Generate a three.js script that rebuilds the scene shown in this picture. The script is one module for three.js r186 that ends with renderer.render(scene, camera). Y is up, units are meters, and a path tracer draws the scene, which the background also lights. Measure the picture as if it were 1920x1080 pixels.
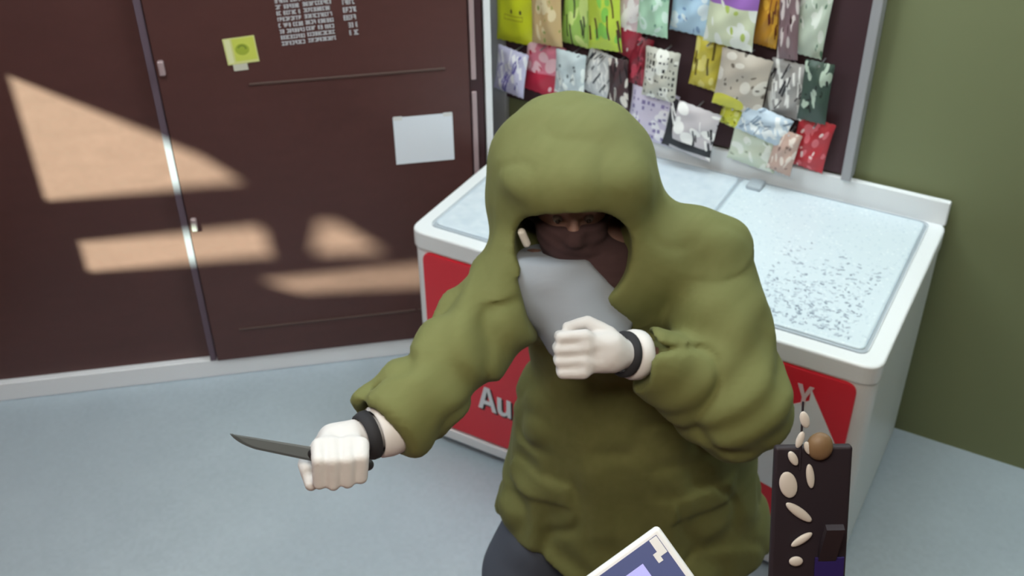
import * as THREE from 'three';
import { RoundedBoxGeometry } from 'three/addons/geometries/RoundedBoxGeometry.js';
import { mergeGeometries } from 'three/addons/utils/BufferGeometryUtils.js';
import { FontLoader } from 'three/addons/loaders/FontLoader.js';
import { TextGeometry } from 'three/addons/geometries/TextGeometry.js';
import { RectAreaLightUniformsLib } from 'three/addons/lights/RectAreaLightUniformsLib.js';

// ---------------------------------------------------------------- camera, sky, sun, lights, exposure
RectAreaLightUniformsLib.init();
const scene = new THREE.Scene();
scene.background = new THREE.Color(0.42, 0.55, 0.75);
const renderer = new THREE.WebGLRenderer();
renderer.toneMapping = THREE.LinearToneMapping;
renderer.toneMappingExposure = 1.12;
renderer.shadowMap.enabled = true;
const camera = new THREE.PerspectiveCamera(29.49, 1920 / 1080, 0.05, 40);   // security camera under the ceiling
{
  const pitch = 0.61, roll = -0.015;
  const fw = new THREE.Vector3(0, -Math.sin(pitch), -Math.cos(pitch));
  const up0 = new THREE.Vector3(0, Math.cos(pitch), -Math.sin(pitch));
  const rt0 = new THREE.Vector3(1, 0, 0);
  camera.position.set(0, 2.669, 0);
  camera.up.copy(up0.multiplyScalar(Math.cos(roll)).addScaledVector(rt0, -Math.sin(roll)));
  camera.lookAt(camera.position.clone().add(fw));
  camera.focus = 1.55; camera.userData.fStop = 6.5;           // a cheap fixed lens, never quite sharp
}
// directions of the two walls in view
const WA = -0.163, MU = new THREE.Vector3(Math.cos(WA), 0, Math.sin(WA)), NW = new THREE.Vector3(-Math.sin(WA), 0, Math.cos(WA));
const W0 = new THREE.Vector3(0, 0, -3.47);
const FA = 0.523, LU = new THREE.Vector3(Math.cos(FA), 0, Math.sin(FA)), BK = new THREE.Vector3(Math.sin(FA), 0, -Math.cos(FA));
const FP = new THREE.Vector3(-0.319, 0, -2.913), FD = 0.825, FH = 0.865;
const SK = FP.clone().addScaledVector(BK, FD + 0.012);                         // snack wall plane, just behind the freezer
// sun: comes in from the left through slots in the side partition
const SUN = { u: 0.8, v: -0.72, n: -1 };
const sunDir = new THREE.Vector3().addScaledVector(MU, SUN.u).add(new THREE.Vector3(0, SUN.v, 0)).addScaledVector(NW, SUN.n).normalize();
const sun = new THREE.DirectionalLight(new THREE.Color(0.78, 1.0, 0.76), 48);
sun.target.position.set(-0.8, 0.6, -3.3);
sun.position.copy(sun.target.position).addScaledVector(sunDir, -8);
sun.castShadow = true; sun.shadow.mapSize.set(4096, 4096); sun.shadow.radius = 3.5;
Object.assign(sun.shadow.camera, { left: -3, right: 3, top: 3, bottom: -3, near: 0.5, far: 20 });
scene.add(sun, sun.target);
const CEIL = 2.95;
const PANELS = [[0.5, -2.8, 0.0, 9.5], [-1.05, -2.0, 0.0, 10], [1.75, -2.2, 0.0, 6], [-0.1, -0.5, 0.0, 13]];   // x, z, turn, brightness of the ceiling panels

// ---------------------------------------------------------------- helpers
function rng(seed) { let s = seed >>> 0; return () => { s = (s + 0x6D2B79F5) >>> 0; let t = s; t = Math.imul(t ^ (t >>> 15), t | 1); t ^= t + Math.imul(t ^ (t >>> 7), t | 61); return ((t ^ (t >>> 14)) >>> 0) / 4294967296; }; }
const used = {};
function numbered(n) { used[n] = (used[n] ?? -1) + 1; return used[n] ? n + '_' + String(used[n]).padStart(3, '0') : n; }
function shade(o) { o.castShadow = true; o.receiveShadow = true; return o; }
function mesh(name, g, m, parent) { const o = shade(new THREE.Mesh(g, m)); o.name = parent && parent !== scene ? name : numbered(name); (parent || scene).add(o); return o; }
function thing(name, label, category, pos = [0, 0, 0], group) {
  const o = new THREE.Group(); o.name = numbered(name); o.position.set(...pos); o.userData = { label, category };
  if (group) o.userData.group = group;
  scene.add(o); return o;
}
function struct(o, label, category) { o.userData = { kind: 'structure', label, category }; return o; }
const V = (x, y, z) => new THREE.Vector3(x, y, z);
function box(w, h, d, x = 0, y = 0, z = 0, r = 0) { const g = r ? new RoundedBoxGeometry(w, h, d, 3, r) : new THREE.BoxGeometry(w, h, d); g.translate(x, y, z); return g; }
function merge(list) { return mergeGeometries(list.map(g => { const h = g.index ? g.toNonIndexed() : g; for (const k of Object.keys(h.attributes)) if (!['position', 'normal', 'uv'].includes(k)) h.deleteAttribute(k); return h; })); }
function hash3(x, y, z) { let h = Math.imul(x, 374761393) ^ Math.imul(y, 668265263) ^ Math.imul(z, 2147483647 - 1274126177); h = Math.imul(h ^ (h >>> 13), 1274126177); return ((h ^ (h >>> 16)) >>> 0) / 4294967295; }
function noise3(x, y, z) {
  const X = Math.floor(x), Y = Math.floor(y), Z = Math.floor(z); let u = x - X, v = y - Y, w = z - Z;
  u = u * u * (3 - 2 * u); v = v * v * (3 - 2 * v); w = w * w * (3 - 2 * w);
  const L = (a, b, t) => a + (b - a) * t;
  return L(L(L(hash3(X, Y, Z), hash3(X + 1, Y, Z), u), L(hash3(X, Y + 1, Z), hash3(X + 1, Y + 1, Z), u), v), L(L(hash3(X, Y, Z + 1), hash3(X + 1, Y, Z + 1), u), L(hash3(X, Y + 1, Z + 1), hash3(X + 1, Y + 1, Z + 1), u), v), w) * 2 - 1;
}
// tiling noise texture; lo..hi are sRGB triples
function noiseTex(size, seed, lo, hi, freqs, srgb = true) {
  const d = new Uint8Array(size * size * 4);
  for (let j = 0; j < size; j++) for (let i = 0; i < size; i++) {
    let n = 0, a = 0;
    for (const [fx, fy, w] of freqs) {                       // wrap by blending two offsets
      const tx = i / size, ty = j / size;
      const A = (x, y) => noise3(x * fx + seed * 17.3, y * fy, seed);
      const v = A(tx, ty) * (1 - tx) * (1 - ty) + A(tx - 1, ty) * tx * (1 - ty) + A(tx, ty - 1) * (1 - tx) * ty + A(tx - 1, ty - 1) * tx * ty;
      n += v * w; a += w;
    }
    const t = Math.min(1, Math.max(0, 0.5 + 0.9 * n / a)), k = (j * size + i) * 4;
    for (let c = 0; c < 3; c++) d[k + c] = lo[c] + (hi[c] - lo[c]) * t;
    d[k + 3] = 255;
  }
  const t = new THREE.DataTexture(d, size, size); t.wrapS = t.wrapT = THREE.RepeatWrapping; t.magFilter = THREE.LinearFilter; t.minFilter = THREE.LinearMipmapLinearFilter; t.generateMipmaps = true;
  if (srgb) t.colorSpace = THREE.SRGBColorSpace; t.needsUpdate = true; return t;
}
function uvMetres(g, sx = 1, sy = 1) {                        // box-projected uv in metres
  const p = g.attributes.position, n = g.attributes.normal, uv = new Float32Array(p.count * 2);
  for (let i = 0; i < p.count; i++) {
    const ax = Math.abs(n.getX(i)), ay = Math.abs(n.getY(i)), az = Math.abs(n.getZ(i));
    const [a, b] = ay >= ax && ay >= az ? [p.getX(i), p.getZ(i)] : ax > az ? [p.getZ(i), p.getY(i)] : [p.getX(i), p.getY(i)];
    uv[2 * i] = a * sx; uv[2 * i + 1] = b * sy;
  }
  g.setAttribute('uv', new THREE.BufferAttribute(uv, 2)); return g;
}
function M(color, rough = 0.6, extra = {}) { return new THREE.MeshStandardMaterial({ color, roughness: rough, ...extra }); }
const rgb = (r, g, b) => new THREE.Color().setRGB(r, g, b);

// signed distance tools and a surface-nets mesher
const len = Math.hypot;
function cap(p, a, b, ra, rb) {
  const dx = b[0] - a[0], dy = b[1] - a[1], dz = b[2] - a[2], px = p[0] - a[0], py = p[1] - a[1], pz = p[2] - a[2];
  let t = (px * dx + py * dy + pz * dz) / (dx * dx + dy * dy + dz * dz); t = t < 0 ? 0 : t > 1 ? 1 : t;
  return len(px - dx * t, py - dy * t, pz - dz * t) - (ra + (rb - ra) * t);
}
function ell(p, c, r) {
  const x = (p[0] - c[0]) / r[0], y = (p[1] - c[1]) / r[1], z = (p[2] - c[2]) / r[2];
  const k0 = len(x, y, z), k1 = len(x / r[0], y / r[1], z / r[2]); return k1 < 1e-9 ? -Math.min(...r) : k0 * (k0 - 1) / k1;
}
function smin(a, b, k) { const h = Math.max(k - Math.abs(a - b), 0) / k; return Math.min(a, b) - h * h * k * 0.25; }
function smax(a, b, k) { return -smin(-a, -b, k); }
function nets(f, lo, hi, cell) {
  const n = [0, 1, 2].map(i => Math.ceil((hi[i] - lo[i]) / cell) + 1), [nx, ny, nz] = n;
  const F = new Float32Array(nx * ny * nz), at = (i, j, k) => (k * ny + j) * nx + i;
  for (let k = 0; k < nz; k++) for (let j = 0; j < ny; j++) for (let i = 0; i < nx; i++) F[at(i, j, k)] = f([lo[0] + i * cell, lo[1] + j * cell, lo[2] + k * cell]);
  const id = new Int32Array(nx * ny * nz).fill(-1), pos = [], idx = [];
  const E = []; for (let a = 0; a < 8; a++) for (let b = 0; b < 3; b++) if (!(a >> b & 1)) E.push([a, a | 1 << b]);
  for (let k = 0; k < nz - 1; k++) for (let j = 0; j < ny - 1; j++) for (let i = 0; i < nx - 1; i++) {
    const c = []; let m = 0; for (let a = 0; a < 8; a++) { c[a] = F[at(i + (a & 1), j + (a >> 1 & 1), k + (a >> 2))]; if (c[a] < 0) m |= 1 << a; }
    if (m === 0 || m === 255) continue;
    let x = 0, y = 0, z = 0, s = 0;
    for (const [a, b] of E) { if ((c[a] < 0) === (c[b] < 0)) continue; const t = c[a] / (c[a] - c[b]); x += (a & 1) + t * ((b & 1) - (a & 1)); y += (a >> 1 & 1) + t * ((b >> 1 & 1) - (a >> 1 & 1)); z += (a >> 2) + t * ((b >> 2) - (a >> 2)); s++; }
    id[at(i, j, k)] = pos.length / 3; pos.push(lo[0] + (i + x / s) * cell, lo[1] + (j + y / s) * cell, lo[2] + (k + z / s) * cell);
  }
  const quad = (a, b, c, d, flip) => { if (a < 0 || b < 0 || c < 0 || d < 0) return; if (flip) idx.push(a, c, b, a, d, c); else idx.push(a, b, c, a, c, d); };
  for (let k = 1; k < nz - 1; k++) for (let j = 1; j < ny - 1; j++) for (let i = 1; i < nx - 1; i++) {
    const o = F[at(i, j, k)] < 0;
    if (o !== F[at(i + 1, j, k)] < 0) quad(id[at(i, j - 1, k - 1)], id[at(i, j, k - 1)], id[at(i, j, k)], id[at(i, j - 1, k)], !o);
    if (o !== F[at(i, j + 1, k)] < 0) quad(id[at(i - 1, j, k - 1)], id[at(i - 1, j, k)], id[at(i, j, k)], id[at(i, j, k - 1)], !o);
    if (o !== F[at(i, j, k + 1)] < 0) quad(id[at(i - 1, j - 1, k)], id[at(i, j - 1, k)], id[at(i, j, k)], id[at(i - 1, j, k)], !o);
  }
  const g = new THREE.BufferGeometry(); g.setAttribute('position', new THREE.Float32BufferAttribute(pos, 3)); g.setIndex(idx); g.computeVertexNormals();
  const uv = new Float32Array(pos.length / 3 * 2); for (let i = 0; i < pos.length / 3; i++) { uv[2 * i] = pos[3 * i] + pos[3 * i + 2] * 0.7; uv[2 * i + 1] = pos[3 * i + 1]; }
  g.setAttribute('uv', new THREE.BufferAttribute(uv, 2));
  return g;
}

// ---------------------------------------------------------------- room shell
const brownTex = noiseTex(256, 3, [80, 49, 46], [90, 56, 53], [[4, 4, 1], [12, 40, 0.7], [60, 60, 0.5]]);
const floorTex = noiseTex(512, 5, [170, 183, 193], [184, 197, 207], [[3, 3, 1], [9, 9, 0.8], [90, 90, 0.9]]);
const frostTex = noiseTex(512, 9, [205, 218, 229], [226, 235, 243], [[5, 5, 0.6], [24, 24, 1], [60, 60, 1.2]]);
const mBrown = new THREE.MeshStandardMaterial({ map: brownTex, roughness: 0.42 });
const mFloor = new THREE.MeshStandardMaterial({ map: floorTex, roughness: 0.5 });
const mWhite = M(rgb(0.8, 0.81, 0.84), 0.4), mCeil = M(rgb(0.6, 0.58, 0.54), 0.9);
const mGrey = M(rgb(0.36, 0.36, 0.38), 0.5), mSage = M(rgb(0.2, 0.22, 0.11), 0.85), mDarkWall = M(rgb(0.22, 0.09, 0.06), 0.85);
const onWall = (u, y, off = 0) => W0.clone().addScaledVector(MU, u).addScaledVector(NW, off).setY(y);
const ANG = Math.atan2(-MU.z, MU.x);                          // rotation.y that turns +x into MU
const ANGF = Math.atan2(-LU.z, LU.x);

// a wall segment between two plan points, its thickness outward (to the left of a->b seen from above is inside)
function wallSeg(name, ax, az, bx, bz, m, label, t = 0.1) {
  const l = len(bx - ax, bz - az), g = uvMetres(box(l, CEIL, t, l / 2, CEIL / 2, -t / 2));
  const o = mesh(name, g, m); o.position.set(ax, 0, az); o.rotation.y = Math.atan2(-(bz - az), bx - ax); struct(o, label, 'wall'); return o;
}
const UL = -2.1, UR = -0.058;                                  // brown wall from the side partition to its right end
const wl = onWall(UL, 0), wr = onWall(UR, 0);
const snk = (t, y = 0, off = 0) => SK.clone().addScaledVector(LU, t).addScaledVector(BK, -off).setY(y);
const s0 = snk(-0.30), s1 = snk(3.2);
{ // floor and ceiling follow the plan of the room
  const sh = new THREE.Shape([[wl.x - 0.03, wl.z - 0.05], [wr.x - 0.05, wr.z - 0.1], [s0.x - 0.02, s0.z - 0.1], [s1.x + 0.1, s1.z - 0.1], [s1.x + 0.1, 2.4], [-1.25, 2.4]].map(([x, z]) => new THREE.Vector2(x, -z)));
  const slab = y => { const g = new THREE.ExtrudeGeometry(sh, { depth: 0.1, bevelEnabled: false }); g.rotateX(-Math.PI / 2); g.translate(0, y, 0); return g; };
  struct(mesh('floor', uvMetres(slab(-0.1), 0.9, 0.9), mFloor), 'blue grey vinyl shop floor', 'floor');
  struct(mesh('ceiling', slab(CEIL), mCeil), 'pale shop ceiling', 'ceiling');
}
wallSeg('wall_back', wl.x, wl.z, wr.x, wr.z, mBrown, 'dark brown laminate wall beside the door');
wallSeg('wall_snack', s0.x, s0.z, s1.x, s1.z, mSage, 'olive painted wall behind the snack rack');
wallSeg('wall_right', s1.x, s1.z, s1.x, 2.3, mSage, 'olive painted side wall');
wallSeg('wall_front', s1.x, 2.3, -1.4, 2.3, mDarkWall, 'brown panelled wall behind the till');
{ // side partition with raked slots: the sun comes through them
  const S = 5.9, sh = new THREE.Shape(); sh.moveTo(-0.02, 0); sh.lineTo(S, 0); sh.lineTo(S, CEIL); sh.lineTo(-0.02, CEIL); sh.closePath();
  // the light patches on the door (u along it, height), carried back along the sun to the partition
  const patches = [
    [[-1.62, 1.30], [-1.034, 0.94], [-0.925, 0.838], [-1.62, 0.838]],
    [[-1.55, 0.665], [-0.879, 0.650], [-0.868, 0.530], [-1.55, 0.540]],
    [[-0.690, 0.640], [-0.617, 0.635], [-0.471, 0.500], [-0.728, 0.515]],
    [[-0.925, 0.420], [-0.22, 0.398], [-0.22, 0.335], [-0.801, 0.362]],
  ];
  const panes = [];
  for (const q of patches) {
    const pts = q.map(([u, y]) => { const du = 0.029, s = (u + du - UL) / SUN.u; return new THREE.Vector2(s, y - 0.026 - SUN.v * s); });
    sh.holes.push(new THREE.Path(pts)); panes.push(pts);
  }
  const g = new THREE.ExtrudeGeometry(sh, { depth: 0.016, bevelEnabled: false });
  const o = mesh('wall_left', g, mDarkWall); o.position.copy(wl); o.rotation.y = Math.atan2(-NW.z, NW.x); struct(o, 'thin boarded partition with raked glazed slots', 'wall');
  const mPane = new THREE.MeshPhysicalMaterial({ color: rgb(0.78, 1.0, 0.95), transmission: 1, thickness: 0, roughness: 0.02, ior: 1.45 });
  for (const pts of panes) { const pg = new THREE.ShapeGeometry(new THREE.Shape(pts)); pg.translate(0, 0, 0.008); const w = mesh('pane', pg, mPane, o); }
}
{ // end of the brown wall: return wall and white jamb
  const g = box(0.24, CEIL, 0.02, 0, CEIL / 2, 0);
  const p = wr.clone().addScaledVector(NW, -0.13), o = mesh('wall_return', g, mGrey); o.position.copy(p).addScaledVector(MU, -0.012); o.rotation.y = ANG + Math.PI / 2; struct(o, 'grey return beside the snack rack', 'wall');
  const t = mesh('trim_1', box(0.024, CEIL, 0.03, 0, CEIL / 2, 0, 0.004), mWhite); t.position.copy(onWall(UR - 0.016, 0, 0.012)); t.rotation.y = ANG; struct(t, 'white upright trim between door and snack rack', 'trim');
}
{ const l = UR - UL - 0.03, o = mesh('baseboard_back', box(l, 0.082, 0.03, 0, 0.041, 0, 0.006), M(rgb(0.88, 0.89, 0.92), 0.45)); o.position.copy(onWall((UL + UR) / 2 - 0.015, 0, 0.012)); o.rotation.y = ANG; struct(o, 'white baseboard under the brown door', 'baseboard'); }

// ---------------------------------------------------------------- brown door with lettering
const decal = (w, h, draw, pw = 256, ph = 256, extra = {}) => {
  const c = document.createElement('canvas'); c.width = pw; c.height = ph; const x = c.getContext('2d'); draw(x, pw, ph);
  const t = new THREE.CanvasTexture(c); t.colorSpace = THREE.SRGBColorSpace;
  return new THREE.MeshStandardMaterial({ map: t, roughness: 0.55, ...extra });
};
{
  const d = new THREE.Group(); d.name = 'door_1'; scene.add(d); d.position.copy(onWall(-0.64, 0.08, 0.0)); d.rotation.y = ANG; struct(d, 'dark brown door with white opening hours lettering', 'door');
  const W = 1.0, Hh = 2.05;
  mesh('door_leaf', uvMetres(box(W, Hh, 0.036, 0, Hh / 2, 0.018, 0.003)), mBrown, d);
  const mRidge = M(rgb(0.10, 0.058, 0.048), 0.5), mAlu = M(rgb(0.46, 0.34, 0.35), 0.35, { metalness: 0.2 }), mDark = M(rgb(0.045, 0.016, 0.02), 0.5);
  mesh('rail', box(0.64, 0.008, 0.005, 0.10, 1.108, 0.038, 0.002), mRidge, d);
  mesh('kick_rail', box(0.66, 0.008, 0.006, -0.07, 0.138, 0.038, 0.002), mRidge, d);
  mesh('kick_rail', box(0.2, 0.008, 0.006, 0.37, 0.138, 0.038, 0.002), mRidge, d);
  mesh('frame_strip', box(0.045, Hh + 0.05, 0.03, W / 2 + 0.024, (Hh + 0.05) / 2, 0.015), mDark, d);
  mesh('frame_strip', box(0.022, Hh + 0.05, 0.03, -W / 2 - 0.015, (Hh + 0.05) / 2, 0.015), M(rgb(0.13, 0.09, 0.12), 0.95), d);
  mesh('hinge_strip', box(0.017, 0.96, 0.012, W / 2 + 0.014, 1.54, 0.035, 0.003), mAlu, d);
  mesh('hinge_strip', box(0.017, 0.92, 0.012, W / 2 + 0.014, 0.555, 0.035, 0.003), mAlu, d);
  mesh('latch', box(0.02, 0.05, 0.02, -W / 2 + 0.02, 1.19, 0.045, 0.006), mAlu, d);
  mesh('latch', box(0.02, 0.05, 0.02, -W / 2 + 0.02, 0.61, 0.045, 0.006), mAlu, d);
  // white lettering, too small to read: rows of strokes
  const rows = (w, h, n, seed, ragged) => {
    const r = rng(seed), parts = [];
    for (let i = 0; i < n; i++) {
      const y = (i + 0.5) / n * h, rh = h / n * 0.62; let x = ragged ? w * 0.5 * r() * (i % 3 === 2 ? 0 : 1) : 0;
      while (x < w - 0.003) {
        const lw = Math.min(w - x, 0.0045 + r() * 0.0035);
        parts.push(box(lw, 0.0022, 0.0008, x + lw / 2, y + rh / 2 - 0.001, 0)); if (r() < 0.75) parts.push(box(lw, 0.0022, 0.0008, x + lw / 2, y - rh / 2 + 0.001, 0));
        parts.push(box(0.0022, rh, 0.0008, x + (r() < 0.5 ? 0.001 : lw - 0.001), y, 0)); if (r() < 0.5) parts.push(box(lw, 0.002, 0.0008, x + lw / 2, y, 0));
        x += lw + 0.0022 + (r() < 0.1 ? 0.006 : 0);
      }
    }
    return merge(parts);
  };
  const mLet = M(rgb(0.7, 0.72, 0.76), 0.6);
  for (const [u0, y0, w, h, n, seed, rag] of [[-0.738, 1.307, 0.078, 0.30, 15, 11, false], [-0.654, 1.311, 0.088, 0.30, 15, 12, false], [-0.533, 1.323, 0.042, 0.28, 11, 13, true]]) {
    const o = mesh('lettering', rows(w, h, n, seed, rag), mLet, d); o.position.set(u0 + 0.64, y0 - 0.08, 0.037); o.rotation.z = 0.03;
    o.userData.label = 'rows of small white lettering';
  }
}
{ // things stuck on the door
  const mk = (name, label, cat, u, y, w, h, m, rot) => { const o = thing(name, label, cat); o.position.copy(onWall(u, y, 0.0385)); o.rotation.y = ANG; mesh('sheet', box(w, h, 0.0016, 0, 0, 0), m, o).rotation.z = rot; return o; };
  const p = mk('paper_notice', 'blank white paper sheet taped to the brown door', 'paper', -0.305, 0.936, 0.203, 0.178, M(rgb(0.82, 0.87, 0.95), 0.7), 0.0);
  for (const sx of [-1, 1]) { const t = mesh('tape', box(0.03, 0.014, 0.0006, sx * 0.085, 0.086, 0.0012), M(rgb(0.75, 0.76, 0.76), 0.3), p); }
  const y = mk('warning_sticker', 'yellow green sticker with a green round mark on the brown door', 'sticker', -0.868, 1.306, 0.1, 0.088, decal(1, 1, (x, w, h) => {
    x.fillStyle = '#d8d890'; x.fillRect(0, 0, w, h); x.fillStyle = '#cfd65c'; x.fillRect(70, 10, 176, 220); x.fillStyle = '#a3b23c'; x.beginPath(); x.arc(140, 120, 56, 0, 7); x.fill(); x.strokeStyle = '#7e9030'; x.lineWidth = 16; x.beginPath(); x.arc(140, 112, 30, 3.4, 6.6); x.stroke(); x.fillStyle = '#e4e4b4'; x.fillRect(14, 10, 40, 230);
  }), 0.06);
  mesh('tab', box(0.046, 0.022, 0.0014, -0.012, -0.056, 0), M(rgb(0.62, 0.6, 0.5), 0.6), y).rotation.z = 0.05;
}

// ---------------------------------------------------------------- ceiling panels
PANELS.forEach(([x, z, turn, L], i) => {
  const o = thing('ceiling_light', ['square white ceiling light panel above the freezer', 'white ceiling light panel above the open floor', 'white ceiling light panel beyond the right end of the freezer', 'warm ceiling light panel above the till counter'][i], 'ceiling light', [x, CEIL - 0.03, z], 'ceiling light panels');
  o.rotation.y = turn;
  const w = 1.1, d = 0.6, f = [];
  for (const s of [-1, 1]) { f.push(box(w + 0.06, 0.03, 0.03, 0, 0.015, s * (d / 2 + 0.015))); f.push(box(0.03, 0.03, d, s * (w / 2 + 0.015), 0.015, 0)); }
  mesh('frame', merge(f), mWhite, o);
  mesh('diffuser', box(w, 0.008, d, 0, 0.02, 0), M(0xffffff, 0.6, { emissive: i === 3 ? rgb(1, 0.92, 0.8) : rgb(0.9, 0.98, 1), emissiveIntensity: 1.2 }), o);
  const l = new THREE.RectAreaLight(i === 3 ? rgb(1.0, 0.9, 0.74) : rgb(0.86, 0.98, 1.0), L, w, d); l.position.set(0, 0.012, 0); l.rotation.x = -Math.PI / 2; o.add(l);
});

// ---------------------------------------------------------------- chest freezer with red front
{
  const LEN = 1.46, o = thing('chest_freezer', 'white chest freezer with red front panel and pale glass lids', 'freezer', FP.toArray()); o.rotation.y = ANGF;
  // local: x along the front, z toward the room (front face at z = 0), y up
  const mBody = M(rgb(0.84, 0.86, 0.88), 0.35), mRed = M(rgb(0.78, 0.025, 0.045), 0.3), mGask = M(rgb(0.42, 0.47, 0.52), 0.6), mBlack = M(rgb(0.02, 0.02, 0.022), 0.7);
  const slab = (x0, x1, z0, z1, y0, y1, rad) => {        // a slab with rounded plan corners
    const s = new THREE.Shape(), r = rad; s.moveTo(x0 + r, z0); s.lineTo(x1 - r, z0); s.quadraticCurveTo(x1, z0, x1, z0 + r); s.lineTo(x1, z1 - r); s.quadraticCurveTo(x1, z1, x1 - r, z1); s.lineTo(x0 + r, z1); s.quadraticCurveTo(x0, z1, x0, z1 - r); s.lineTo(x0, z0 + r); s.quadraticCurveTo(x0, z0, x0 + r, z0);
    const b = 0.008, g = new THREE.ExtrudeGeometry(s, { depth: y1 - y0 - 2 * b, bevelEnabled: true, bevelSize: b, bevelThickness: b, bevelOffset: -b, bevelSegments: 3, curveSegments: 8 }); g.rotateX(Math.PI / 2); g.translate(0, y1 - b, 0); return g;
  };
  mesh('cabinet', slab(0, LEN, -FD, -0.006, 0.03, 0.80, 0.05), mBody, o);
  mesh('plinth', box(LEN - 0.06, 0.03, FD - 0.08, LEN / 2, 0.015, -FD / 2), mBlack, o);
  mesh('bottom_trim', box(LEN - 0.06, 0.042, 0.014, LEN / 2, 0.055, 0.0, 0.005), mBody, o);
  mesh('rim', slab(-0.004, LEN + 0.004, -FD, 0.002, 0.80, FH, 0.055), mBody, o);
  // red front panel with rounded corners
  const rs = new THREE.Shape(), x0 = 0.045, x1 = LEN - 0.045, y0 = 0.085, y1 = 0.795, r = 0.035;
  rs.moveTo(x0 + r, y0); rs.lineTo(x1 - r, y0); rs.quadraticCurveTo(x1, y0, x1, y0 + r); rs.lineTo(x1, y1 - r); rs.quadraticCurveTo(x1, y1, x1 - r, y1); rs.lineTo(x0 + r, y1); rs.quadraticCurveTo(x0, y1, x0, y1 - r); rs.lineTo(x0, y0 + r); rs.quadraticCurveTo(x0, y0, x0 + r, y0);
  const pg = new THREE.ExtrudeGeometry(rs, { depth: 0.006, bevelEnabled: true, bevelSize: 0.003, bevelThickness: 0.003, bevelOffset: -0.003, bevelSegments: 2 }); pg.translate(0, 0, -0.006);
  mesh('front_panel', pg, mRed, o);
  const wsh = new THREE.Shape([new THREE.Vector2(1.16, 0.60), new THREE.Vector2(1.30, 0.70), new THREE.Vector2(1.30, 0.74), new THREE.Vector2(1.40, 0.56), new THREE.Vector2(1.40, 0.30), new THREE.Vector2(1.16, 0.36)]);
  const wg = new THREE.ExtrudeGeometry(wsh, { depth: 0.0015, bevelEnabled: false }); wg.translate(0, 0, 0.0035);
  mesh('white_print', wg, mBody, o);
  const font = await new FontLoader().loadAsync('fonts/droid/droid_sans_bold.typeface.json');
  const letter = (txt, x, y, size, m, z) => { const g = new TextGeometry(txt, { font, size, depth: 0.0015, curveSegments: 6, bevelEnabled: false }); g.scale(0.8, 1, 1); g.translate(x, y, z); mesh('lettering', g, m, o); };
  letter('A', 0.234, 0.232, 0.098, mBody, 0.0045); letter('A', 0.240, 0.226, 0.098, mBlack, 0.0035);
  letter('u', 0.300, 0.232, 0.098, mBody, 0.0045); letter('u', 0.306, 0.226, 0.098, mBlack, 0.0035);
  letter('Y', 1.262, 0.68, 0.07, M(rgb(0.8, 0.6, 0.62), 0.4), 0.0055);
  // top: frame, grey gasket grooves, two lids
  const lidMat = new THREE.MeshPhysicalMaterial({ map: frostTex, roughness: 0.3, clearcoat: 0.5, clearcoatRoughness: 0.1 });
  const inset = 0.045;
  mesh('gasket', slab(inset, LEN - inset, -FD + 0.03, -inset, FH - 0.004, FH + 0.002, 0.03), mGask, o);
  mesh('lid', uvMetres(slab(inset + 0.012, 0.80, -FD + 0.04, -inset - 0.012, FH - 0.002, FH + 0.008, 0.025)), lidMat, o);
  const lid2 = slab(0.81, LEN - inset - 0.012, -FD + 0.04, -inset - 0.012, FH - 0.002, FH + 0.008, 0.025);
  { const p = lid2.attributes.position, uv = []; for (let i = 0; i < p.count; i++) uv.push((p.getX(i) - 0.81) / 0.593, 1 - (p.getZ(i) + FD - 0.04) / 0.728); lid2.setAttribute('uv', new THREE.Float32BufferAttribute(uv, 2)); }
  mesh('lid', lid2, decal(1, 1, (x, w, h) => {           // frost flecks toward the front corner
    const r = rng(77); x.fillStyle = '#d8e4ec'; x.fillRect(0, 0, w, h);
    for (let i = 0; i < 1500; i++) { x.fillStyle = ['#cbd9e3', '#e3edf3', '#d2dfe9'][i % 3]; x.fillRect(r() * w, r() * h, 2 + r() * 5, 2 + r() * 5); }
    for (let i = 0; i < 420; i++) { const a = w * (0.42 + 0.5 * r()), b = h * (0.36 + 0.6 * Math.sqrt(r())); x.strokeStyle = ['#9fabba', '#b3bfcb', '#8693a4', '#c0ccd7'][i % 4]; x.lineWidth = 1.5 + r() * 4; x.beginPath(); x.moveTo(a, b); x.quadraticCurveTo(a + r() * 16 - 8, b + r() * 16 - 8, a + r() * 22 - 11, b + r() * 12 - 6); x.stroke(); }
  }, 512, 512, { roughness: 0.3 }), o);
  mesh('lid_handle', box(0.05, 0.02, 0.09, 0.13, FH + 0.016, -0.42, 0.008), mGask, o);
  mesh('lid_handle', box(0.05, 0.016, 0.06, 0.865, FH + 0.015, -FD + 0.075, 0.006), mGask, o);
  mesh('back_upstand', box(LEN, 0.085, 0.02, LEN / 2, FH + 0.04, -FD + 0.012, 0.006), mBody, o);
}

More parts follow.
